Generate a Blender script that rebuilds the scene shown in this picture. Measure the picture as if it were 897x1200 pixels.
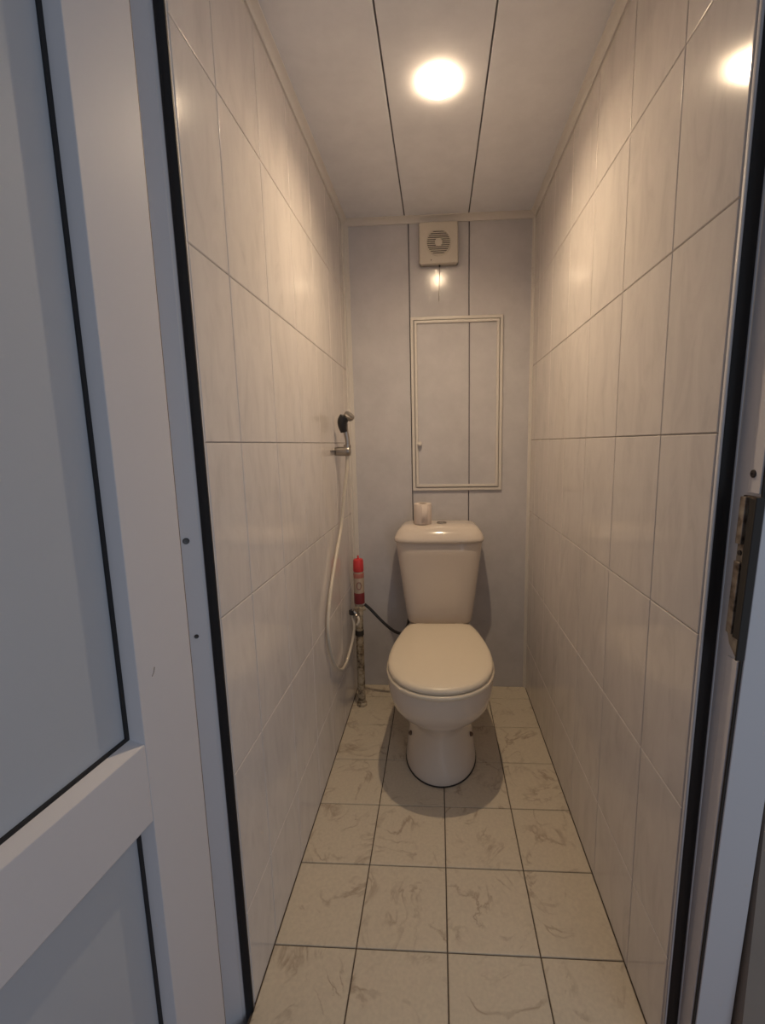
import bpy, bmesh, math, random
from mathutils import Vector, Matrix
random.seed(7)
S = bpy.context.scene
for o in list(bpy.data.objects): bpy.data.objects.remove(o)
COL = S.collection
PI = math.pi
# ------------------------------------------------------------------ camera
F, PITCH, YAW, ROLL = 530.8, .1489, .0587, -.0167
cam = bpy.data.cameras.new('camera'); camo = bpy.data.objects.new('camera', cam); COL.objects.link(camo)
cam.sensor_fit = 'VERTICAL'; cam.sensor_height = 36; cam.sensor_width = 36
cam.lens = 36 * F / 1200
cam.shift_x = -34.14 / 1200
cam.clip_start = .02
cy, sy = math.cos(YAW), math.sin(YAW)
fw = Vector((-sy*math.cos(PITCH), cy*math.cos(PITCH), -math.sin(PITCH)))
r0 = Vector((cy, sy, 0)); u0 = r0.cross(fw)
r_ = math.cos(ROLL)*r0 + math.sin(ROLL)*u0; u_ = -math.sin(ROLL)*r0 + math.cos(ROLL)*u0
M = Matrix((r_, u_, -fw)).transposed().to_4x4(); M.translation = (.4072, 0, 1.2022)
camo.matrix_world = M
S.camera = camo
# ------------------------------------------------------------------ light and exposure
S.view_settings.view_transform = 'Standard'; S.view_settings.look = 'None'
S.view_settings.gamma = 1; S.view_settings.use_curve_mapping = False
S.view_settings.exposure = .22
W = bpy.data.worlds.new('world'); S.world = W; W.use_nodes = True
W.node_tree.nodes['Background'].inputs[0].default_value = (.66, .74, .88, 1)
W.node_tree.nodes['Background'].inputs[1].default_value = .15
# assumed corridor daylight: an area light added behind the camera, source unseen
al = bpy.data.lights.new('assumed_corridor_light', 'AREA'); al.shape = 'RECTANGLE'; al.size = 1.5; al.size_y = 1.5
al.energy = 8.7; al.color = (.71, .84, 1.0)
alo = bpy.data.objects.new('assumed_corridor_light', al); COL.objects.link(alo)
alo.location = (1.8, -1.0, 1.0)
alo.rotation_euler = (Vector((.1, .6, .9)) - alo.location).to_track_quat('-Z', 'Y').to_euler()
LAMP = 1350.0          # strength of the ceiling bulb
LAMP_COL = (1.0, .76, .50, 1)
SPOT = 19.5            # the reflector's downward beam, watts

D, H, RW = 2.127, 2.172, .833      # room depth, ceiling height, width
# ------------------------------------------------------------------ materials
def mat(name, col, rough=.5, metal=0, spec=.5, coat=0, bump=0, bscale=60, emit=None, estr=0, var=0, vscale=6):
    m = bpy.data.materials.new(name); m.use_nodes = True
    nt = m.node_tree; b = nt.nodes['Principled BSDF']
    b.inputs['Base Color'].default_value = (*col, 1)
    b.inputs['Roughness'].default_value = rough; b.inputs['Metallic'].default_value = metal
    b.inputs['Specular IOR Level'].default_value = spec
    b.inputs['Coat Weight'].default_value = coat; b.inputs['Coat Roughness'].default_value = .05
    tc = nt.nodes.new('ShaderNodeTexCoord')
    if var:
        n = nt.nodes.new('ShaderNodeTexNoise'); n.inputs['Scale'].default_value = vscale; n.inputs['Detail'].default_value = 5
        nt.links.new(tc.outputs['Object'], n.inputs['Vector'])
        mx = nt.nodes.new('ShaderNodeMix'); mx.data_type = 'RGBA'
        mx.inputs['A'].default_value = (*[c*(1-var) for c in col], 1); mx.inputs['B'].default_value = (*[min(1, c*(1+var)) for c in col], 1)
        nt.links.new(n.outputs['Fac'], mx.inputs['Factor']); nt.links.new(mx.outputs['Result'], b.inputs['Base Color'])
    if bump:
        n2 = nt.nodes.new('ShaderNodeTexNoise'); n2.inputs['Scale'].default_value = bscale
        nt.links.new(tc.outputs['Object'], n2.inputs['Vector'])
        bp = nt.nodes.new('ShaderNodeBump'); bp.inputs['Strength'].default_value = bump; bp.inputs['Distance'].default_value = .002
        nt.links.new(n2.outputs['Fac'], bp.inputs['Height']); nt.links.new(bp.outputs['Normal'], b.inputs['Normal'])
    if emit:
        b.inputs['Emission Color'].default_value = (*emit, 1); b.inputs['Emission Strength'].default_value = estr
    return m

def ramp(nt, stops):
    r = nt.nodes.new('ShaderNodeValToRGB'); e = r.color_ramp.elements
    while len(e) < len(stops): e.new(.5)
    for k, (p, c) in enumerate(stops): e[k].position = p; e[k].color = (*c, 1) if len(c) == 3 else c
    return r

def tile_coords(nt, scale):
    tc = nt.nodes.new('ShaderNodeTexCoord'); oi = nt.nodes.new('ShaderNodeObjectInfo')
    vm = nt.nodes.new('ShaderNodeVectorMath'); vm.operation = 'SCALE'; vm.inputs['Scale'].default_value = 40
    cb = nt.nodes.new('ShaderNodeCombineXYZ')
    for k in range(3): nt.links.new(oi.outputs['Random'], cb.inputs[k])
    nt.links.new(cb.outputs[0], vm.inputs[0])
    ad = nt.nodes.new('ShaderNodeVectorMath'); ad.operation = 'ADD'
    nt.links.new(tc.outputs['Object'], ad.inputs[0]); nt.links.new(vm.outputs[0], ad.inputs[1])
    mp = nt.nodes.new('ShaderNodeMapping'); mp.inputs['Scale'].default_value = scale
    nt.links.new(ad.outputs[0], mp.inputs['Vector'])
    return mp.outputs[0], oi

def wall_tile_mat():
    m = mat('wall_tile_glaze', (.62, .6, .63), .12, spec=.5)
    nt = m.node_tree; b = nt.nodes['Principled BSDF']
    v, oi = tile_coords(nt, (1, 1, 1))
    mp = nt.nodes.new('ShaderNodeMapping'); mp.inputs['Rotation'].default_value = (0, 0, -.5); mp.inputs['Scale'].default_value = (13, 4.0, 5)
    nt.links.new(v, mp.inputs['Vector'])
    n = nt.nodes.new('ShaderNodeTexNoise'); n.inputs['Scale'].default_value = 1.6; n.inputs['Detail'].default_value = 7; n.inputs['Roughness'].default_value = .62; n.inputs['Distortion'].default_value = .8
    nt.links.new(mp.outputs[0], n.inputs['Vector'])
    r = ramp(nt, [(.30, (.60, .555, .53)), (.46, (.665, .615, .585)), (.62, (.70, .65, .615))])
    nt.links.new(n.outputs['Fac'], r.inputs[0]); nt.links.new(r.outputs[0], b.inputs['Base Color'])
    return m
def floor_tile_mat():
    m = mat('floor_tile_glaze', (.7, .66, .6), .28, spec=.4)
    nt = m.node_tree; b = nt.nodes['Principled BSDF']
    v, oi = tile_coords(nt, (1, 1, 1))
    n = nt.nodes.new('ShaderNodeTexNoise'); n.inputs['Scale'].default_value = 5.5; n.inputs['Detail'].default_value = 5; n.inputs['Roughness'].default_value = .55; n.inputs['Distortion'].default_value = 1.6
    nt.links.new(v, n.inputs['Vector'])
    ab = nt.nodes.new('ShaderNodeMath'); ab.operation = 'SUBTRACT'; ab.inputs[1].default_value = .5; nt.links.new(n.outputs['Fac'], ab.inputs[0])
    ab2 = nt.nodes.new('ShaderNodeMath'); ab2.operation = 'ABSOLUTE'; nt.links.new(ab.outputs[0], ab2.inputs[0])
    rv = ramp(nt, [(0, (1, 1, 1)), (.034, (.0, .0, .0))]); nt.links.new(ab2.outputs[0], rv.inputs[0])
    n2 = nt.nodes.new('ShaderNodeTexNoise'); n2.inputs['Scale'].default_value = 13; n2.inputs['Detail'].default_value = 4
    nt.links.new(v, n2.inputs['Vector'])
    r2 = ramp(nt, [(.44, (0, 0, 0)), (.64, (1, 1, 1))]); nt.links.new(n2.outputs['Fac'], r2.inputs[0])
    mu = nt.nodes.new('ShaderNodeMath'); mu.operation = 'MULTIPLY'; nt.links.new(rv.outputs[0], mu.inputs[0]); nt.links.new(r2.outputs[0], mu.inputs[1])
    n3 = nt.nodes.new('ShaderNodeTexNoise'); n3.inputs['Scale'].default_value = 120; nt.links.new(v, n3.inputs['Vector'])
    r3 = ramp(nt, [(.3, (.60, .525, .42)), (.7, (.66, .58, .46))]); nt.links.new(n3.outputs['Fac'], r3.inputs[0])
    mx = nt.nodes.new('ShaderNodeMix'); mx.data_type = 'RGBA'; mx.inputs['B'].default_value = (.40, .315, .235, 1)
    nt.links.new(mu.outputs[0], mx.inputs['Factor']); nt.links.new(r3.outputs[0], mx.inputs['A'])
    nt.links.new(mx.outputs['Result'], b.inputs['Base Color'])
    return m
def panel_mat(name, c1, c2, rough):
    m = mat(name, c1, rough, spec=.5)
    nt = m.node_tree; b = nt.nodes['Principled BSDF']
    v, oi = tile_coords(nt, (1, 1, 1))
    n = nt.nodes.new('ShaderNodeTexNoise'); n.inputs['Scale'].default_value = 9; n.inputs['Detail'].default_value = 8; n.inputs['Roughness'].default_value = .66
    nt.links.new(v, n.inputs['Vector'])
    r = ramp(nt, [(.32, c2), (.66, c1)]); nt.links.new(n.outputs['Fac'], r.inputs[0]); nt.links.new(r.outputs[0], b.inputs['Base Color'])
    return m
def pipe_mat():
    m = mat('worn_pipe_paint', (.55, .5, .4), .5)
    nt = m.node_tree; b = nt.nodes['Principled BSDF']
    tc = nt.nodes.new('ShaderNodeTexCoord')
    n = nt.nodes.new('ShaderNodeTexNoise'); n.inputs['Scale'].default_value = 38; n.inputs['Detail'].default_value = 6; n.inputs['Roughness'].default_value = .6
    nt.links.new(tc.outputs['Object'], n.inputs['Vector'])
    r = ramp(nt, [(.38, (.10, .07, .05)), (.47, (.32, .26, .18)), (.57, (.47, .40, .30))])
    nt.links.new(n.outputs['Fac'], r.inputs[0]); nt.links.new(r.outputs[0], b.inputs['Base Color'])
    return m
def metal_worn():
    m = mat('worn_strike_metal', (.3, .27, .22), .45, metal=.7)
    nt = m.node_tree; b = nt.nodes['Principled BSDF']
    tc = nt.nodes.new('ShaderNodeTexCoord')
    n = nt.nodes.new('ShaderNodeTexNoise'); n.inputs['Scale'].default_value = 45; n.inputs['Detail'].default_value = 6
    nt.links.new(tc.outputs['Object'], n.inputs['Vector'])
    r = ramp(nt, [(.36, (.10, .075, .06)), (.52, (.34, .29, .24)), (.68, (.46, .42, .36))])
    nt.links.new(n.outputs['Fac'], r.inputs[0]); nt.links.new(r.outputs[0], b.inputs['Base Color'])
    return m
MT = wall_tile_mat(); MF = floor_tile_mat()
MGW = mat('wall_grout', (.52, .47, .43), .8, bump=.2)
MGF = mat('floor_grout', (.11, .085, .065), .9, bump=.2)
MPB = panel_mat('back_panel_plastic', (.62, .60, .62), (.55, .535, .555), .15)
MPC = panel_mat('ceiling_panel_plastic', (.87, .88, .93), (.80, .81, .86), .26)
MPV = mat('white_plastic_trim', (.70, .66, .62), .35)
MJOINT = mat('panel_joint_plastic', (.17, .16, .18), .25)
MPVC = mat('white_pvc_profile', (.66, .64, .66), .48, spec=.3, var=.03, vscale=3)
MLEAFP = mat('door_infill_panel', (.48, .51, .56), .42, var=.03, vscale=2)
MRUB = mat('black_rubber', (.012, .012, .014), .55)
MCER = mat('white_ceramic', (.70, .62, .55), .12, coat=.3)
MSEAT = mat('white_seat_plastic', (.77, .68, .545), .30)
MCHR = mat('chrome', (.40, .37, .34), .33, metal=1)
MBLK = mat('black_plastic', (.02, .02, .022), .35)
MHOSE = mat('cream_hose_plastic', (.62, .56, .47), .35)
MRED = mat('red_cap_plastic', (.62, .045, .05), .4)
MCAN = mat('can_print_pale', (.40, .32, .25), .3)
MDRED = mat('can_print_dark_red', (.20, .022, .03), .3)
MPAPER = mat('toilet_paper', (.74, .64, .58), .95, bump=.4, bscale=200)
MCARD = mat('grey_cardboard', (.36, .30, .25), .9)
MFAN = mat('cream_fan_plastic', (.66, .60, .52), .4)
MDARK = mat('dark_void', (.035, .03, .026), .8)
MSCREW = mat('dark_screw_steel', (.07, .065, .065), .4, metal=.8)
MBOLT = mat('brown_bolt_cap', (.13, .075, .045), .5)
MPIPE = pipe_mat(); MSTRIKE = metal_worn()
MCORD = mat('fan_cord', (.30, .26, .22), .7)
MCW = mat('corridor_wallpaper', (.30, .25, .21), .85, var=.1, vscale=5, bump=.2)
MCFL = mat('corridor_floor_brown', (.36, .19, .09), .45, var=.25, vscale=4)
MBULB = mat('bulb_glow', (1, 1, 1), .5, emit=LAMP_COL[:3], estr=LAMP)

# ------------------------------------------------------------------ helpers
def link(name, me, m=None, parent=None, loc=None, rot=None):
    o = bpy.data.objects.new(name, me); COL.objects.link(o)
    if m is not None and me is not None and not me.materials: me.materials.append(m)
    if parent is not None: o.parent = parent
    if loc is not None: o.location = loc
    if rot is not None: o.rotation_euler = rot
    return o
def from_bm(bm, smooth=False, angle=None):
    me = bpy.data.meshes.new('mesh')
    bmesh.ops.recalc_face_normals(bm, faces=bm.faces)
    bm.to_mesh(me); bm.free()
    if smooth:
        for p in me.polygons: p.use_smooth = True
        if angle: me.set_sharp_from_angle(angle=math.radians(angle))
    return me
def weighted(me):
    """area weighted vertex normals, so that flat faces stay flat beside their bevels"""
    N = [Vector() for v in me.vertices]
    for p in me.polygons:
        p.use_smooth = True
        for i in p.vertices: N[i] += p.normal * p.area
    me.normals_split_custom_set_from_vertices([n.normalized() for n in N])
    return me
def structure(o): o['kind'] = 'structure'; return o
def tag(o, label, cat, group=None):
    o['label'] = label; o['category'] = cat
    if group: o['group'] = group
    return o
def empty(name, loc=(0, 0, 0), rot=(0, 0, 0)):
    o = bpy.data.objects.new(name, None); COL.objects.link(o); o.location = loc; o.rotation_euler = rot
    o.empty_display_size = .05; return o
def add_box(bm, a, b):
    vs = [bm.verts.new((x, y, z)) for x in (a[0], b[0]) for y in (a[1], b[1]) for z in (a[2], b[2])]
    for q in ((0, 1, 3, 2), (4, 6, 7, 5), (0, 4, 5, 1), (2, 3, 7, 6), (0, 2, 6, 4), (1, 5, 7, 3)): bm.faces.new([vs[i] for i in q])
    return vs
def box(name, a, b, m, parent=None, bev=0, seg=2):
    bm = bmesh.new(); add_box(bm, a, b)
    if bev: bmesh.ops.bevel(bm, geom=bm.edges[:], offset=bev, segments=seg, profile=.7, affect='EDGES')
    me = from_bm(bm)
    return link(name, weighted(me) if bev else me, m, parent)
def loft(rings, cap0=True, cap1=True, closed=True):
    bm = bmesh.new(); R = [[bm.verts.new(p) for p in ring] for ring in rings]
    n = len(R[0])
    for a, b in zip(R, R[1:]):
        for i in range(n if closed else n-1): bm.faces.new((a[i], a[(i+1) % n], b[(i+1) % n], b[i]))
    if cap0: bm.faces.new(R[0][::-1])
    if cap1: bm.faces.new(R[-1])
    return bm
def lathe(prof, n=32, axis='Z', cap=True):
    rings = []
    for r, z in prof:
        ring = []
        for i in range(n):
            a = 2*PI*i/n; c, s = r*math.cos(a), r*math.sin(a)
            ring.append({'Z': (c, s, z), 'X': (z, c, s), 'Y': (c, z, s)}[axis])
        rings.append(ring)
    return loft(rings, cap, cap)
def catmull(pts, k=10):
    P = [Vector(p) for p in pts]; P = [2*P[0]-P[1]] + P + [2*P[-1]-P[-2]]; out = []
    for i in range(1, len(P)-2):
        for j in range(k):
            t = j/k; a, b, c, d = P[i-1:i+3]
            out.append(.5*((2*b) + (c-a)*t + (2*a-5*b+4*c-d)*t*t + (3*b-a-3*c+d)*t**3))
    out.append(P[-2]); return out
def tube_bm(path, rad, n=12):
    path = [Vector(p) for p in path]; rings = []
    t0 = (path[1]-path[0]).normalized(); nrm = t0.orthogonal().normalized()
    for i, p in enumerate(path):
        t = (path[min(i+1, len(path)-1)] - path[max(i-1, 0)]).normalized()
        nrm = (nrm - t*nrm.dot(t)).normalized(); bi = t.cross(nrm)
        r = rad(i/(len(path)-1)) if callable(rad) else rad
        rings.append([p + r*(math.cos(2*PI*k/n)*nrm + math.sin(2*PI*k/n)*bi) for k in range(n)])
    return loft(rings)
def tube(name, path, rad, m, parent=None, n=12):
    return link(name, from_bm(tube_bm(path, rad, n), True, 50), m, parent)
# a tile lying in local XY, face at z = 0 upward, pillowed edges with true rounded normals
TC = {}
def tile_mesh(w, h, t, e, m):
    key = (round(w, 4), round(h, 4), m.name)
    if key in TC: return TC[key]
    lv = [(0, 0, 0.0), (-e*.45, -e*.12, 35.), (-e*.9, -e*.6, 65.), (-e, -t, 90.)]
    verts, nor, faces = [], [], []
    for off, z, ang in lv:
        i = e + off; i = -off
        for sx, sy_ in ((-1, -1), (1, -1), (1, 1), (-1, 1)):
            verts.append((sx*(w/2 - e - off - 0), sy_*(h/2 - e - off - 0), z))
            a = math.radians(ang); nor.append(Vector((sx*math.sin(a)*.707, sy_*math.sin(a)*.707, math.cos(a))))
    faces.append((0, 1, 2, 3))
    ln = [Vector((0, 0, 1))]*4
    for L in range(3):
        for k, d in enumerate(((0, -1), (1, 0), (0, 1), (-1, 0))):
            a, b = L*4+k, L*4+(k+1) % 4
            faces.append((a, a+4, b+4, b))
            for lev in (L, L+1, L+1, L):
                an = math.radians(lv[lev][2]); ln = ln + [Vector((d[0]*math.sin(an), d[1]*math.sin(an), math.cos(an)))]
    me = bpy.data.meshes.new('tile'); me.from_pydata(verts, [], faces); me.update()
    for p in me.polygons: p.use_smooth = True
    me.normals_split_custom_set([v.normalized() for v in ln])
    me.materials.append(m); TC[key] = me
    return me

# ================================================================== room shell
YL, YR = .787, .731                 # near ends of the tiled left and right walls
JY_L = [YL, .931, 1.144, 1.362, 1.580, 1.798, 2.016, D]
JY_R = [YR, .902, 1.124, 1.346, 1.568, 1.790, 2.012, D]
JZ = [0, .232, .558, .8845, 1.211, 1.537, 1.863, H-.004]
G = .0016
SR, SN, SL = -.021, -.045, -.010      # the door frame leans a little out of plumb
def tiled_wall(name, x0, x1, y0, joints, nx):
    base = box(name, (x0, y0, -.10), (x1, D+.1, H+.05), MGW); structure(base)
    k = SL if nx > 0 else SR
    for v in base.data.vertices:
        if v.co.y < 1: v.co.y += k*(v.co.z-.95)
    face = x1 if nx > 0 else x0
    for a, b in zip(joints, joints[1:]):
        for c, d in zip(JZ, JZ[1:]):
            w, h = b-a-G, d-c-G
            me = tile_mesh(w, h, .006, .0020, MT)
            o = link('tile', me, None, base, (face + nx*.0045, (a+b)/2, (c+d)/2))
            # local X -> room Y, local Y -> room Z, local Z -> wall normal
            if nx > 0: o.rotation_euler = Matrix(((0, 0, 1), (1, 0, 0), (0, 1, 0))).to_euler()
            else: o.rotation_euler = Matrix(((0, 0, -1), (-1, 0, 0), (0, 1, 0))).to_euler()
            if a == joints[0]:                     # cut along the leaning frame
                o.data = o.data.copy(); mm = o.rotation_euler.to_matrix()
                for v in o.data.vertices:
                    w3 = mm @ v.co
                    if w3.y < 0: v.co += mm.transposed() @ Vector((0, k*(o.location.z + w3.z - .95), 0))
    return base
tiled_wall('wall_left', -.10, -.0045, YL, JY_L, 1)
tiled_wall('wall_right', RW+.0045, RW+.10, YR, JY_R, -1)
fl = structure(box('floor', (-.004, .70, -.08), (RW+.004, D+.1, -.0035), MGF))
FX = [0, .2016, .4216, .6416, RW]; FY = [.70, .916, 1.136, 1.356, 1.576, 1.796, 2.016, D]
for a, b in zip(FX, FX[1:]):
    for c, d in zip(FY, FY[1:]):
        link('tile', tile_mesh(b-a-.003, d-c-.003, .006, .0018, MF), None, fl, ((a+b)/2, (c+d)/2, 0))
# back wall and ceiling: three plastic boards each
bw = structure(box('wall_back', (-.10, D+.012, -.02), (RW+.10, D+.10, H+.05), MJOINT))
ce = structure(box('ceiling', (-.10, .70, H+.012), (RW+.10, D+.1, H+.09), MJOINT))
PX = [0.0, .2885, .552, RW]
def board(name, a, b, m, parent):
    bm = bmesh.new(); add_box(bm, a, b)
    bmesh.ops.bevel(bm, geom=bm.edges[:], offset=.0022, segments=2, profile=.6, affect='EDGES')
    return link(name, weighted(from_bm(bm)), m, parent)
for a, b in zip(PX, PX[1:]):
    board('panel', (a+.0022, D, -.012), (b-.0022, D+.014, H), MPB, bw)
CX = [0.0, .273, .549, RW]
LX, LY = .419, 1.389                # lamp position
for k, (a, b) in enumerate(zip(CX, CX[1:])):
    board('panel', (a+.0022, .705, H), (b-.0022, D-.0005, H+.014), MPC, ce)
# crown trim round the ceiling: a stepped cove profile swept along each wall
def sweep(name, prof, p0, p1, inward, m=MPV):
    """prof: (distance from wall, drop below ceiling); inward: unit vector off the wall"""
    iv = Vector(inward); rings = []
    for p in (p0, p1):
        rings.append([Vector(p) + iv*u + Vector((0, 0, -v)) for u, v in prof])
    return structure(link(name, from_bm(loft(rings), True, 35), m))
CP = [(0, 0), (.021, 0), (.021, .004), (.017, .006), (.011, .010), (.007, .015), (.005, .021), (0.005, .025), (0, .025)]
sweep('trim_1', CP, (0, .79, H), (0, D, H), (1, 0, 0))
sweep('trim_2', CP, (RW, .735, H), (RW, D, H), (-1, 0, 0))
sweep('trim_3', CP, (0.0, D, H), (RW, D, H), (0, -1, 0))
# corner angle strips where tile meets the back boards
def corner(name, x, s, a, b):
    P = [(0, 0), (0, -a), (.0035, -a), (.005, -a+.002), (.005, -.007), (.007, -.005), (b, -.005), (b+.002, -.003), (b+.002, 0)]
    rings = [[Vector((x + s*p, D + q, z)) for p, q in P] for z in (0, H-.025)]
    return structure(link(name, from_bm(loft(rings), True, 35), MPV))
corner('trim_4', 0, 1, .036, .022); corner('trim_5', RW, -1, .016, .010)

# ================================================================== door frame
ZT = 2.03
fr = structure(empty('trim_6', (0, 0, 0)))
def jamb(name, pts, z0, z1, k):
    bm = loft([[(x, y + (SN if x > .5 and y < .69 else k)*(z-.95), z) for x, y in pts] for z in (z0, z1)])
    bmesh.ops.bevel(bm, geom=[e for e in bm.edges if abs((e.verts[0].co-e.verts[1].co).z) > .5], offset=.0015, segments=2, affect='EDGES')
    return link(name, weighted(from_bm(bm)), MPVC, fr)
jamb('jamb', [(-.090, .738), (-.066, .738), (-.0195, .7685), (-.0150, .777), (-.0005, .777), (-.0005, .787), (-.090, .787)], -.10, ZT, SL)
jamb('jamb', [(.928, .668), (.863, .668), (.862, .723), (.8345, .723), (.8345, .731), (.930, .731)], -.10, ZT, SR)
def lean(o, k=SN):
    for v in o.data.vertices: v.co.y += k*(v.co.z-.95)
    return o
# outer cover strip of the right jamb, separated by a fine dark line
lean(box('cover_strip', (.8655, .6635, -.03), (.926, .668, ZT+.06), MPVC, fr, .0015))
lean(box('frame_seam', (.8620, .6655, -.03), (.8655, .669, ZT), MDARK, fr))
lean(box('jamb_ledge', (.8598, .6695, 0), (.8635, .694, .866), MPVC, fr, .001))
lean(box('jamb_ledge', (.8598, .6695, 1.124), (.8635, .694, ZT), MPVC, fr, .001))
bm = loft([[(x, y, z) for x, y in [(-.085, .722), (.93, .668), (.93, .7295), (-.085, .787)]] for z in (ZT, ZT+.065)])
link('frame_head', from_bm(bm), MPVC, fr)
# rubber gaskets on the stops: a ribbed strip
def strip(name, pts, z0, z1, k, parent=fr):
    return link(name, from_bm(loft([[(x, y + k*(z-.95), z) for x, y in pts] for z in (z0, z1)]), True, 40), MRUB, parent)
strip('gasket', [(-.0145, .777), (-.0145, .773), (-.010, .7715), (-.004, .7725), (.0025, .7735), (.0025, .777)], -.10, ZT, SL)
strip('gasket', [(.8575, .723), (.8575, .7217), (.854, .7203), (.843, .7203), (.8380, .7217), (.8380, .723)], -.10, ZT, SR)
def screw(x, y, z, nx, r=.0055, a=0):
    o = link('screw', from_bm(lathe([(r, 0), (r, .0012), (r*.8, .002), (r*.25, .0018), (r*.2, .0008)], 20, 'X'), True, 40), MSCREW, fr, (x, y, z))
    o.rotation_euler = (0, 0, PI if nx < 0 else a)
    return o
screw(-.036, .757, 1.04, 1, a=-.99); screw(-.034, .759, .862, 1, .0038, a=-.99); screw(.8598, .677, 1.152, -1, .0058)
# strike plate: bent worn keep with a dark open mouth
st = link('strike_plate', from_bm(loft([[(.8625, y, z) for y, z in Q] if k == 0 else [(.8585, y, z) for y, z in Q] for k, Q in enumerate([[(.699, 1.120), (.699, .905), (.691, .887), (.672, .871), (.664, .871), (.664, 1.120)]]*2)])), MSTRIKE, fr)
def strike_part(name, a, b, m, bev=.0012): return box(name, a, b, m, st, bev)
strike_part('latch_lip', (.8535, .6865, 1.047), (.8595, .6985, 1.118), MSTRIKE)
strike_part('latch_lip', (.8545, .6845, .905), (.8595, .6975, 1.020), MSTRIKE)
strike_part('latch_mouth', (.8565, .6655, .902), (.8592, .683, 1.116), MDARK, 0)
strike_part('dark_gap_strip', (.852, .6615, .872), (.8640, .6650, 1.120), MDARK)  # strip coloured dark to stand for the black gap beside the plate
link('plate_screw', from_bm(lathe([(.004, 0), (.004, .0015), (.002, .002)], 16, 'X'), True, 40), MSCREW, st, (.8583, .692, 1.033), (0, 0, PI))
for o in [st] + list(st.children):
    if o.name.startswith('plate_screw'): o.location.y += SN*.09
    else: lean(o)
# front wall round the opening (corridor side)
bm = bmesh.new()
def wedge(x0, x1, z0, z1):
    f = lambda x: .716 - .036*x
    q = [(x0, f(x0)), (x1, f(x1)), (x1, f(x1)+.05), (x0, f(x0)+.05)]
    lo = [bm.verts.new((x, y, z0)) for x, y in q]; hi = [bm.verts.new((x, y, z1)) for x, y in q]
    bm.faces.new(lo[::-1]); bm.faces.new(hi)
    for i in range(4): bm.faces.new((lo[i], lo[(i+1) % 4], hi[(i+1) % 4], hi[i]))
wedge(-1.1, -.105, -.02, 2.5); wedge(.933, 1.9, -.02, 2.5); wedge(-.105, .933, ZT+.07, 2.5)
structure(link('wall_front', from_bm(bm), MCW))
cf = structure(box('floor', (-1.1, -2.3, -.08), (1.9, .698, -.004), MCFL))  # unseen corridor floor, made warm brown for its bounce light

# ================================================================== open door leaf, hinged on the left jamb
ANG = math.radians(7)
leaf = structure(empty('door_1', (-.0125, .735, 0), (0, 0, -(PI/2 + ANG))))
leaf['label'] = 'white plastic door with two inset panels, standing open at the left'
X0, X1, TH = .029, .750, -.060
def lbox(name, a, b, m=MPVC, bev=.002): return box(name, a, b, m, leaf, bev)
lbox('stile', (X0, TH, .03), (.146, 0, 2.0)); lbox('stile', (X1-.117, TH, .03), (X1, 0, 2.0))
lbox('rail', (.146, TH, .640), (X1-.117, 0, .767)); lbox('rail', (.146, TH, .03), (X1-.117, 0, .147)); lbox('rail', (.146, TH, 1.885), (X1-.117, 0, 2.0))
def infill(z0, z1):
    xa, xb = .146, X1-.117
    pn = box('infill_panel', (xa, -.040, z0), (xb, -.0225, z1), MLEAFP, leaf)
    dp, w, g = -.0215, .0055, .0085          # depth of the bead, its run, gasket outer edge
    def bead(p):                               # sloping bead prism, mitred at both ends
        b = bmesh.new(); v = [b.verts.new(q) for q in p]
        for q in ((0, 1, 3, 2), (0, 2, 4), (1, 5, 3), (0, 4, 5, 1), (2, 3, 5, 4)): b.faces.new([v[i] for i in q])
        return link('glazing_bead', from_bm(b), MPVC, leaf)
    bead([(xa, -.0005, z0), (xa, -.0005, z1), (xa, dp, z0), (xa, dp, z1), (xa+w, dp, z0+w), (xa+w, dp, z1-w)])
    bead([(xb, -.0005, z0), (xb, -.0005, z1), (xb, dp, z0), (xb, dp, z1), (xb-w, dp, z0+w), (xb-w, dp, z1-w)])
    bead([(xa, -.0005, z0), (xb, -.0005, z0), (xa, dp, z0), (xb, dp, z0), (xa+w, dp, z0+w*2), (xb-w, dp, z0+w*2)])
    bead([(xa, -.0005, z1), (xb, -.0005, z1), (xa, dp, z1), (xb, dp, z1), (xa+w, dp, z1-w), (xb-w, dp, z1-w)])
    for a, b in (((xa+w, -.0225, z0+w), (xa+w+.006, -.0195, z1-w)), ((xb-w-.006, -.0225, z0+w), (xb-w, -.0195, z1-w)),
                 ((xa+w+.006, -.0225, z0+w), (xb-w-.006, -.0195, z0+w+.010)), ((xa+w+.006, -.0225, z1-w-.006), (xb-w-.006, -.0195, z1-w))):
        box('glazing_gasket', a, b, MRUB, leaf)
lbox('dark_gap_strip', (X0-.0022, -.006, .03), (X0, -.0012, 2.0), MBOLT, 0)  # brown strip added to draw the shadow gap beside the hinge
infill(.767, 1.885); infill(.147, .640)
tube('scratch', [(.112, .0004, .873), (.114, .0004, .866), (.1185, .0004, .861)], .0006, MCARD, leaf, 6)

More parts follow.
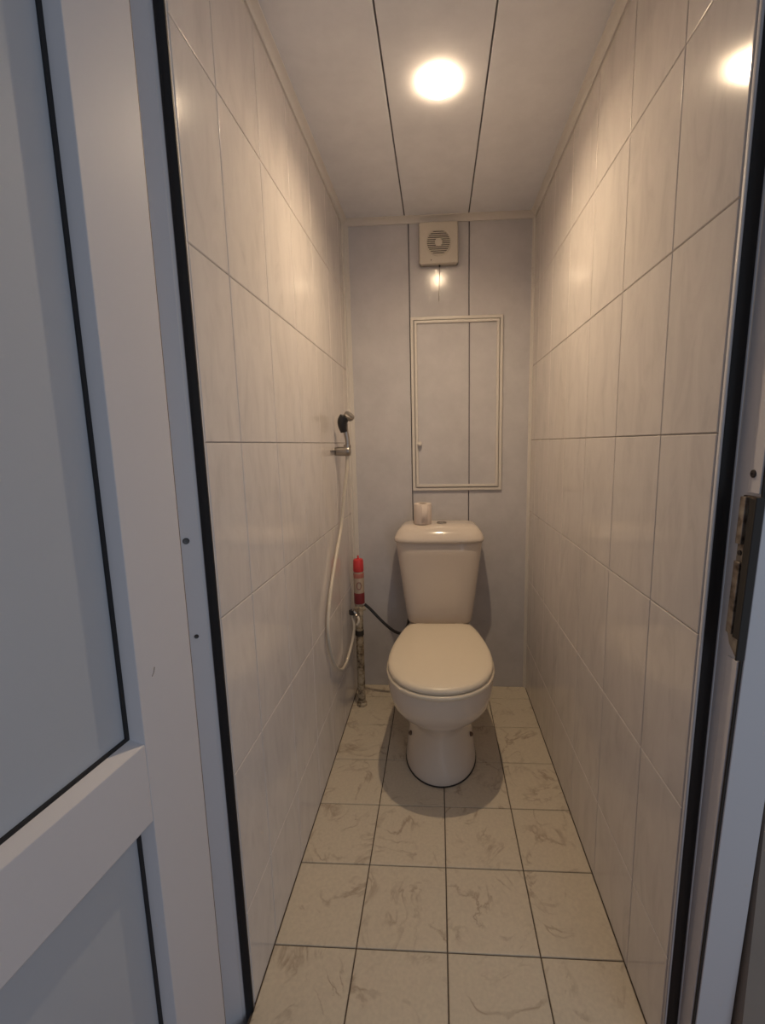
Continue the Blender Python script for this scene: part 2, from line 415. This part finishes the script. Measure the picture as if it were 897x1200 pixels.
# ================================================================== ceiling lamp
lamp = tag(empty('ceiling_lamp', (LX, LY, H)), 'round glowing spotlight set in the middle ceiling board', 'lamp')
mr = mat('trim_ring_glow', (.82, .80, .76), .5, emit=LAMP_COL[:3], estr=30)  # ring glow added to brighten the ceiling and widen the lamp's glare
nt = mr.node_tree; tr = nt.nodes.new('ShaderNodeBsdfTranslucent'); tr.inputs[0].default_value = (.85, .80, .72, 1)
ms = nt.nodes.new('ShaderNodeMixShader'); ms.inputs[0].default_value = .15
nt.links.new(nt.nodes['Principled BSDF'].outputs[0], ms.inputs[1]); nt.links.new(tr.outputs[0], ms.inputs[2])
nt.links.new(ms.outputs[0], nt.nodes['Material Output'].inputs[0])
link('trim_ring', from_bm(lathe([(.0365, -.0005), (.050, -.0005), (.0515, -.003), (.049, -.008), (.044, -.0135), (.0395, -.0158), (.0375, -.0150), (.0365, -.010), (.0365, -.0005)], 56, cap=False), True, 50), mr, lamp)
link('reflector', from_bm(lathe([(.0005, -.0012), (.020, -.0012), (.030, -.0018), (.0363, -.0060)], 40, cap=False), True, 60), mat('reflector_white', (.85, .83, .8), .4), lamp)
link('bulb', from_bm(lathe([(.0100, -.0014), (.0110, -.0026), (.0105, -.0036), (.006, -.0042), (.0005, -.0043)], 32), True, 40), MBULB, lamp)
sl = bpy.data.lights.new('bulb_beam', 'SPOT'); sl.energy = SPOT; sl.color = LAMP_COL[:3]; sl.spot_size = math.radians(142); sl.spot_blend = 1; sl.shadow_soft_size = .010
slo = bpy.data.objects.new('bulb_beam', sl); COL.objects.link(slo); slo.parent = lamp; slo.location = (0, 0, -.017)

# ================================================================== extractor fan
fan = tag(empty('extractor_fan', (.419, D, 2.053)), 'square cream extractor fan high on the back wall with hanging cord', 'fan')
FH = .084
bm = loft([[(sx*(FH-i), y, sz*(FH-i)) for sx, sz in ((-1, -1), (1, -1), (1, 1), (-1, 1))] for i, y in ((0, -.001), (0, -.030), (.004, -.036))])
bmesh.ops.bevel(bm, geom=[e for e in bm.edges if abs((e.verts[0].co-e.verts[1].co).y) > .02], offset=.006, segments=3, affect='EDGES')
hs = link('housing', weighted(from_bm(bm)), MFAN, fan)
link('grille_opening', from_bm(lathe([(.051, -.0364), (.051, -.0362), (.0005, -.0362)], 40, 'Y'), True, 40), MDARK, fan)
link('grille_ring', from_bm(lathe([(.049, -.036), (.049, -.0395), (.0525, -.0395), (.055, -.036)], 40, 'Y', cap=False), True, 40), MFAN, fan)
for k in range(-6, 7):
    z = k*.0077; hw = math.sqrt(max(0, .0505**2 - z*z))
    if hw < .012: continue
    box('grille_slat', (-hw, -.0405, z-.0017), (hw, -.0365, z+.0017), MFAN, fan)
link('grille_hub', from_bm(lathe([(.016, -.0365), (.016, -.041), (.013, -.0425), (.0005, -.043)], 32, 'Y'), True, 40), MFAN, fan)
box('logo_mark', (-.034, -.0368, -.071), (-.030, -.0358, -.067), MDARK, fan)  # small dark mark standing for the illegible logo
tube('pull_cord', [(.004, -.018, -.083), (.0035, -.02, -.12), (.001, -.019, -.18), (0, -.0185, -.232)], .0013, MCORD, fan, 8)
link('cord_socket', from_bm(lathe([(.004, -.082), (.004, -.090), (.002, -.093)], 16), True, 40), MDARK, fan, (.004, -.018, 0))

# ================================================================== access hatch
ha = tag(empty('access_hatch', (.2905, D, .985)), 'grey plastic access door in a cream frame above the toilet', 'access door')
HW, HH = .412, .775
def frame4(name, x0, x1, z0, z1, w, y0, y1, m, parent):
    bm = bmesh.new()
    O = [(x0, z0), (x1, z0), (x1, z1), (x0, z1)]; I = [(x0+w, z0+w), (x1-w, z0+w), (x1-w, z1-w), (x0+w, z1-w)]
    V = {}
    for nm, P, y in (('Ob', O, y1), ('Of', O, y0), ('If', I, y0), ('Ib', I, y1)): V[nm] = [bm.verts.new((a, y, c)) for a, c in P]
    seq = ['Ob', 'Of', 'If', 'Ib']
    for s, t in zip(seq, seq[1:] + seq[:1]):
        for i in range(4): bm.faces.new((V[s][i], V[s][(i+1) % 4], V[t][(i+1) % 4], V[t][i]))
    bmesh.ops.recalc_face_normals(bm, faces=bm.faces)
    bmesh.ops.bevel(bm, geom=bm.edges[:], offset=.0012, segments=2, affect='EDGES')
    return link(name, weighted(from_bm(bm)), m, parent)
frame4('frame', 0, HW, 0, HH, .014, -.010, 0, MPV, ha)
dr = frame4('door', .0165, HW-.0165, .0165, HH-.0165, .0125, -.014, -.002, MPV, ha)
board('panel', (.027, -.008, .027), (.2605, -.002, HH-.027), MPB, dr)
board('panel', (.2650, -.008, .027), (HW-.027, -.002, HH-.027), MPB, dr)
box('panel_joint', (.258, -.005, .027), (.268, -.002, HH-.027), MJOINT, dr)
link('knob', from_bm(lathe([(.006, 0), (.006, -.008), (.010, -.010), (.0105, -.018), (.008, -.021), (.0005, -.0215)], 24, 'Y'), True, 40), MPV, dr, (.036, -.008, .218))

# ================================================================== toilet
TX = .411
to = tag(empty('toilet', (TX, 1.7, 0)), 'white ceramic close-coupled toilet with cream lid closed', 'toilet')
def egg(z, a, yf, yb, bb=None, n=56, ym=None, pb=2.6, pf=2.0):
    """egg outline: half width a, front y yf, back y yb, widest at ym"""
    ym = yf + a*1.05 if ym is None else ym
    pts = []
    for i in range(n):
        t = 2*PI*i/n; c, s = math.cos(t), math.sin(t)
        p = pf if s < 0 else pb
        x = a*math.copysign(abs(c)**(2/p), c); yy = math.copysign(abs(s)**(2/p), s)
        pts.append((x, ym + (yy*(ym-yf) if s < 0 else yy*(yb-ym)) - 1.7, z))
    return pts
RG = [(0.004, .134, 1.441, 1.88, 1.62, 2.0), (.012, .135, 1.440, 1.88, 1.62, 2.0), (.03, .133, 1.443, 1.88, 1.62, 1.95), (.07, .128, 1.450, 1.88, 1.63, 1.75),
      (.115, .123, 1.458, 1.885, 1.64, 1.55), (.16, .120, 1.462, 1.89, 1.64, 1.5), (.185, .120, 1.457, 1.90, 1.63, 1.55), (.207, .126, 1.445, 1.91, 1.60, 1.7),
      (.228, .141, 1.422, 1.93, 1.57, 1.9), (.25, .158, 1.400, 1.95, 1.555, 2), (.28, .175, 1.377, 1.98, 1.55, 2), (.315, .185, 1.363, 2.00, 1.55, 2),
      (.35, .190, 1.355, 2.03, 1.55, 2), (.378, .192, 1.352, 2.05, 1.55, 2), (.388, .192, 1.352, 2.05, 1.55, 2), (.393, .188, 1.356, 2.046, 1.55, 2)]
bowl = link('bowl', from_bm(loft([egg(z, a, f, b, ym=m, pb=2.8, pf=q) for z, a, f, b, m, q in RG]), True, 70), MCER, to)
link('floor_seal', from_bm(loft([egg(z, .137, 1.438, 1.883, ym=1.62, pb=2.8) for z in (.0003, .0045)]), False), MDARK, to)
LW = [(0, 0), (.004, .035), (.012, .066), (.028, .100), (.055, .134), (.09, .160), (.13, .178), (.18, .190), (.235, .1935), (.29, .191), (.345, .184), (.395, .174), (.44, .162), (.48, .150), (.505, .141), (.522, .131), (.531, .116), (.534, .095), (.535, .05), (.535, 0)]
def lid_outline(z, ins=0, yf=1.325):
    R_ = [(w, y) for y, w in LW]; L_ = [(-w, y) for y, w in LW[1:-1]][::-1]
    cxm, cym = 0, .27; pts = []
    for x, y in R_ + L_:
        v = Vector((x - cxm, (y - cym))); l = v.length
        v = v*max(0, (l-ins)/l); pts.append((v.x, v.y + cym + yf - 1.7, z))
    return pts
def tilt(rings, k=.022):   # rises a little towards the hinge
    return [[(x, y, z + k*(y + .375)) for x, y, z in r] for r in rings]
link('seat', from_bm(loft(tilt([lid_outline(.3935, .012), lid_outline(.395, .003), lid_outline(.400, -.001), lid_outline(.407, -.001), lid_outline(.411, .003), lid_outline(.412, .012)], .006)), True, 50), MSEAT, to)
link('lid', from_bm(loft(tilt([lid_outline(.4135, .018), lid_outline(.4140, .008), lid_outline(.417, .004), lid_outline(.424, .004), lid_outline(.4295, .0065), lid_outline(.4335, .012), lid_outline(.436, .022), lid_outline(.4385, .045), lid_outline(.4405, .09), lid_outline(.442, .15)], .014)), True, 60), MSEAT, to)
for s in (-1, 1):
    box('hinge', (s*.085-.018, .166, .396), (s*.085+.018, .196, .4235), MSEAT, to, .005, 3)
    link('bolt_cap', from_bm(lathe([(.0085, 0), (.0085, .006), (.006, .010), (.0005, .011)], 20, 'X'), True, 40), MBOLT, to,
         (s*.112, 1.590-1.7, .108), (0, 0, -.75) if s > 0 else (0, 0, PI+.75))
def rrect(z, hw, y0, y1, p=5, n=64, bow=.012):
    ym, hy = (y0+y1)/2, (y1-y0)/2; pts = []
    for i in range(n):
        t = 2*PI*i/n; c, s = math.cos(t), math.sin(t)
        x = hw*math.copysign(abs(c)**(2/p), c); y = ym + hy*math.copysign(abs(s)**(2/p), s)
        if s < 0: y -= bow*(1-(x/hw)**2)*abs(s)
        pts.append((x, y - 1.7, z))
    return pts
TK = [(.392, .135, 1.962, 2.085), (.398, .143, 1.955, 2.09), (.412, .1475, 1.950, 2.093), (.45, .153, 1.946, 2.095), (.55, .1655, 1.940, 2.10), (.65, .178, 1.935, 2.105), (.72, .186, 1.931, 2.108), (.768, .1915, 1.928, 2.110), (.776, .189, 1.932, 2.108)]
tank = link('tank', from_bm(loft([rrect(z, a, b, c, 5.5) for z, a, b, c in TK]), True, 60), MCER, to)
TL = [(.7755, .190, 1.925, 2.112), (.777, .1975, 1.917, 2.116), (.783, .1995, 1.914, 2.117), (.789, .1995, 1.914, 2.117), (.797, .1975, 1.917, 2.117), (.808, .1925, 1.924, 2.116), (.820, .185, 1.932, 2.115), (.831, .175, 1.942, 2.113), (.8395, .165, 1.954, 2.110), (.845, .153, 1.970, 2.105), (.848, .13, 1.990, 2.095), (.8488, .08, 2.02, 2.07)]
link('tank_lid', from_bm(loft([rrect(z, a, b, c, 5, bow=.010) for z, a, b, c in TL]), True, 60), MCER, to)
fb = link('flush_button', from_bm(lathe([(.0225, -.001), (.0225, .004), (.021, .0055), (.018, .0055), (.0172, .0035), (.0005, .0038)], 36), True, 40), MCHR, to, (.012, 2.012-1.7, .848))
bm = bmesh.new(); add_box(bm, (-.0006, -.0165, .0037), (.0006, .0165, .0042)); link('button_split', from_bm(bm), MDARK, fb)

# toilet paper roll on the cistern lid
tp = tag(link('toilet_paper_roll', from_bm(lathe([(.019, .001), (.038, .001), (.0395, .004), (.0395, .088), (.038, .0915), (.019, .0915), (.019, .001)], 48, cap=False), True, 40), MPAPER), 'small roll of toilet paper standing on the cistern lid', 'toilet paper')
tp.location = (.339, 2.005, .848)
link('core', from_bm(lathe([(.0185, .002), (.0185, .0905), (.017, .0905), (.017, .002)], 32, cap=False), True, 40), MCARD, tp)
pp = [(.0396*math.cos(a), .0396*math.sin(a)) for a in [math.radians(d) for d in range(-95, -50, 5)]]
bm = bmesh.new(); A = [bm.verts.new((x*1.012, y*1.012, .0035)) for x, y in pp]; B = [bm.verts.new((x*1.012, y*1.012, .0885)) for x, y in pp]
for i in range(len(pp)-1): bm.faces.new((A[i], A[i+1], B[i+1], B[i]))
fo = link('loose_sheet', from_bm(bm, True), MPAPER, tp); md = fo.modifiers.new('thickness', 'SOLIDIFY'); md.thickness = .0005

# ================================================================== bidet sprayer, bracket, pipe, hoses, can
br = tag(empty('shower_bracket', (0, 1.80, 1.178)), 'chrome bracket on the left wall holding the hand sprayer', 'bracket')
link('base_flange', from_bm(lathe([(.016, -.001), (.016, .004), (.012, .007), (.0105, .008)], 28, 'X'), True, 40), MCHR, br)
link('arm', from_bm(lathe([(.0165, .006), (.0180, .010), (.0185, .040), (.0195, .043), (.0195, .056), (.0165, .061), (.008, .0635), (.0005, .064)], 32, 'X'), True, 50), MCHR, br)
link('holder_cup', from_bm(lathe([(.0125, .012), (.0145, .012), (.0145, .0245), (.0125, .026)], 28), True, 40), MCHR, br, (.050, 0, 0))
box('flange_glint', (.0005, -.085, -.0005), (.006, -.014, .0055), MCHR, br, .001)  # thin bar standing in for the white reflection of the flange
sp = tag(empty('bidet_sprayer', (.046, 1.80, 1.19)), 'black and grey hand sprayer hanging in the chrome bracket with a long cream hose', 'hand shower')
HX = 0.006
tube('handle', catmull([(HX, 0, -.03), (HX-.001, 0, .03), (HX-.006, -.002, .066), (HX-.007, -.006, .095)], 8), lambda t: .0085+.003*t, MCHR, sp, 16)
tube('grip', catmull([(-.006, -.008, .064), (-.009, -.013, .085), (-.008, -.016, .105), (.002, -.018, .122)], 8), lambda t: .0135+.0065*math.sin(t*PI*.6), MBLK, sp, 20)
hd = link('spray_head', from_bm(lathe([(.0005, -.014), (.012, -.013), (.020, -.006), (.022, .003), (.0205, .009), (.017, .0105), (.0005, .011)], 32), True, 50), MCHR, sp, (.016, -.012, .122), (math.radians(25), math.radians(38), 0))
hp = [(.048, 1.80, 1.165), (.044, 1.80, 1.10), (.030, 1.795, 1.0), (.017, 1.775, .875), (.0135, 1.66, .76), (.0125, 1.565, .66), (.0125, 1.515, .56), (.013, 1.535, .465), (.013, 1.60, .372), (.014, 1.69, .308), (.015, 1.78, .292), (.018, 1.85, .312), (.027, 1.885, .36), (.032, 1.893, .41), (.026, 1.897, .445), (.024, 1.897, .4595)]
tube('hose', catmull([(x-.046, y-1.80, z-1.19) for x, y, z in hp], 10), .0062, MHOSE, sp, 12)
pi_ = tag(empty('water_pipe', (.046, 1.945, 0)), 'worn painted water pipe rising from the floor in the left corner', 'pipe')
link('pipe', from_bm(lathe([(.0175, 0.0002), (.0175, .44), (.0205, .442), (.0205, .478), (.0175, .480), (.0175, .494)], 28), True, 40), MPIPE, pi_)
link('floor_collar', from_bm(lathe([(.0235, .0002), (.0235, .012), (.019, .016)], 28), True, 40), MPIPE, pi_)
link('clamp', from_bm(lathe([(.0175, .345), (.0195, .346), (.0195, .368), (.0175, .369)], 28, cap=False), True, 40), MDARK, pi_)
vl = link('valve', from_bm(lathe([(.011, 0), (.011, -.026), (.0125, -.028), (.0125, -.042), (.009, -.046)], 24, 'Y'), True, 40), MCHR, pi_, (-.004, -.012, .452))
tube('valve_handle', catmull([(.004, -.036, .004), (.012, -.046, -.006), (.012, -.05, -.022), (.004, -.05, -.034)], 6), .006, MHOSE, vl, 12)
link('hose_nut', from_bm(lathe([(.0125, 0), (.0135, .004), (.0135, .018), (.0115, .022)], 6), False), MBLK, vl, (-.018, -.036, .008))
tube('valve_elbow', [(0, -.034, .012), (-.010, -.036, .022), (-.018, -.036, .026)], .0085, MCHR, vl, 14)
link('tee', from_bm(tube_bm([(0, 0, .46), (.012, .004, .468), (.028, .008, .472)], .0125, 16), True, 40), MPIPE, pi_)
sh = tag(tube('supply_hose', catmull([(.072, 1.952, .488), (.098, 1.950, .466), (.138, 1.945, .424), (.176, 1.945, .386), (.21, 1.95, .358), (.238, 1.965, .347), (.260, 2.01, .362), (.268, 2.045, .395)], 8), .0068, MBLK, None, 12), 'black flexible supply hose running from the corner pipe to the cistern', 'hose')
can = tag(empty('spray_can', (.050, 1.948, .494)), 'red capped aerosol can standing on top of the corner pipe', 'spray can')
link('body', from_bm(lathe([(.021, 0), (.0235, .002), (.0235, .143), (.021, .150), (.018, .154)], 36), True, 40), MCAN, can)
link('label_band', from_bm(lathe([(.0237, .003), (.0239, .004), (.0239, .052), (.0237, .053)], 36, cap=False), True, 40), MDRED, can)
link('label_band', from_bm(lathe([(.0237, .122), (.0239, .123), (.0239, .142), (.0237, .143)], 36, cap=False), True, 40), mat('can_print_rose', (.45, .16, .13), .3), can)
tube('label_swirl', [(.0243*math.cos(a), .0243*math.sin(a), .088 + .016*math.sin(q)) for q, a in [(2*PI*i/24, math.radians(-80) + .42*math.cos(2*PI*i/24)) for i in range(25)]], .0011, MDRED, can, 6)
link('cap', from_bm(lathe([(.0225, .150), (.0235, .152), (.0225, .198), (.020, .205), (.012, .207), (.0005, .207)], 36), True, 40), MRED, can)
link('nozzle', from_bm(lathe([(.004, .206), (.004, .219), (.0025, .222)], 14), True, 40), MRED, can)
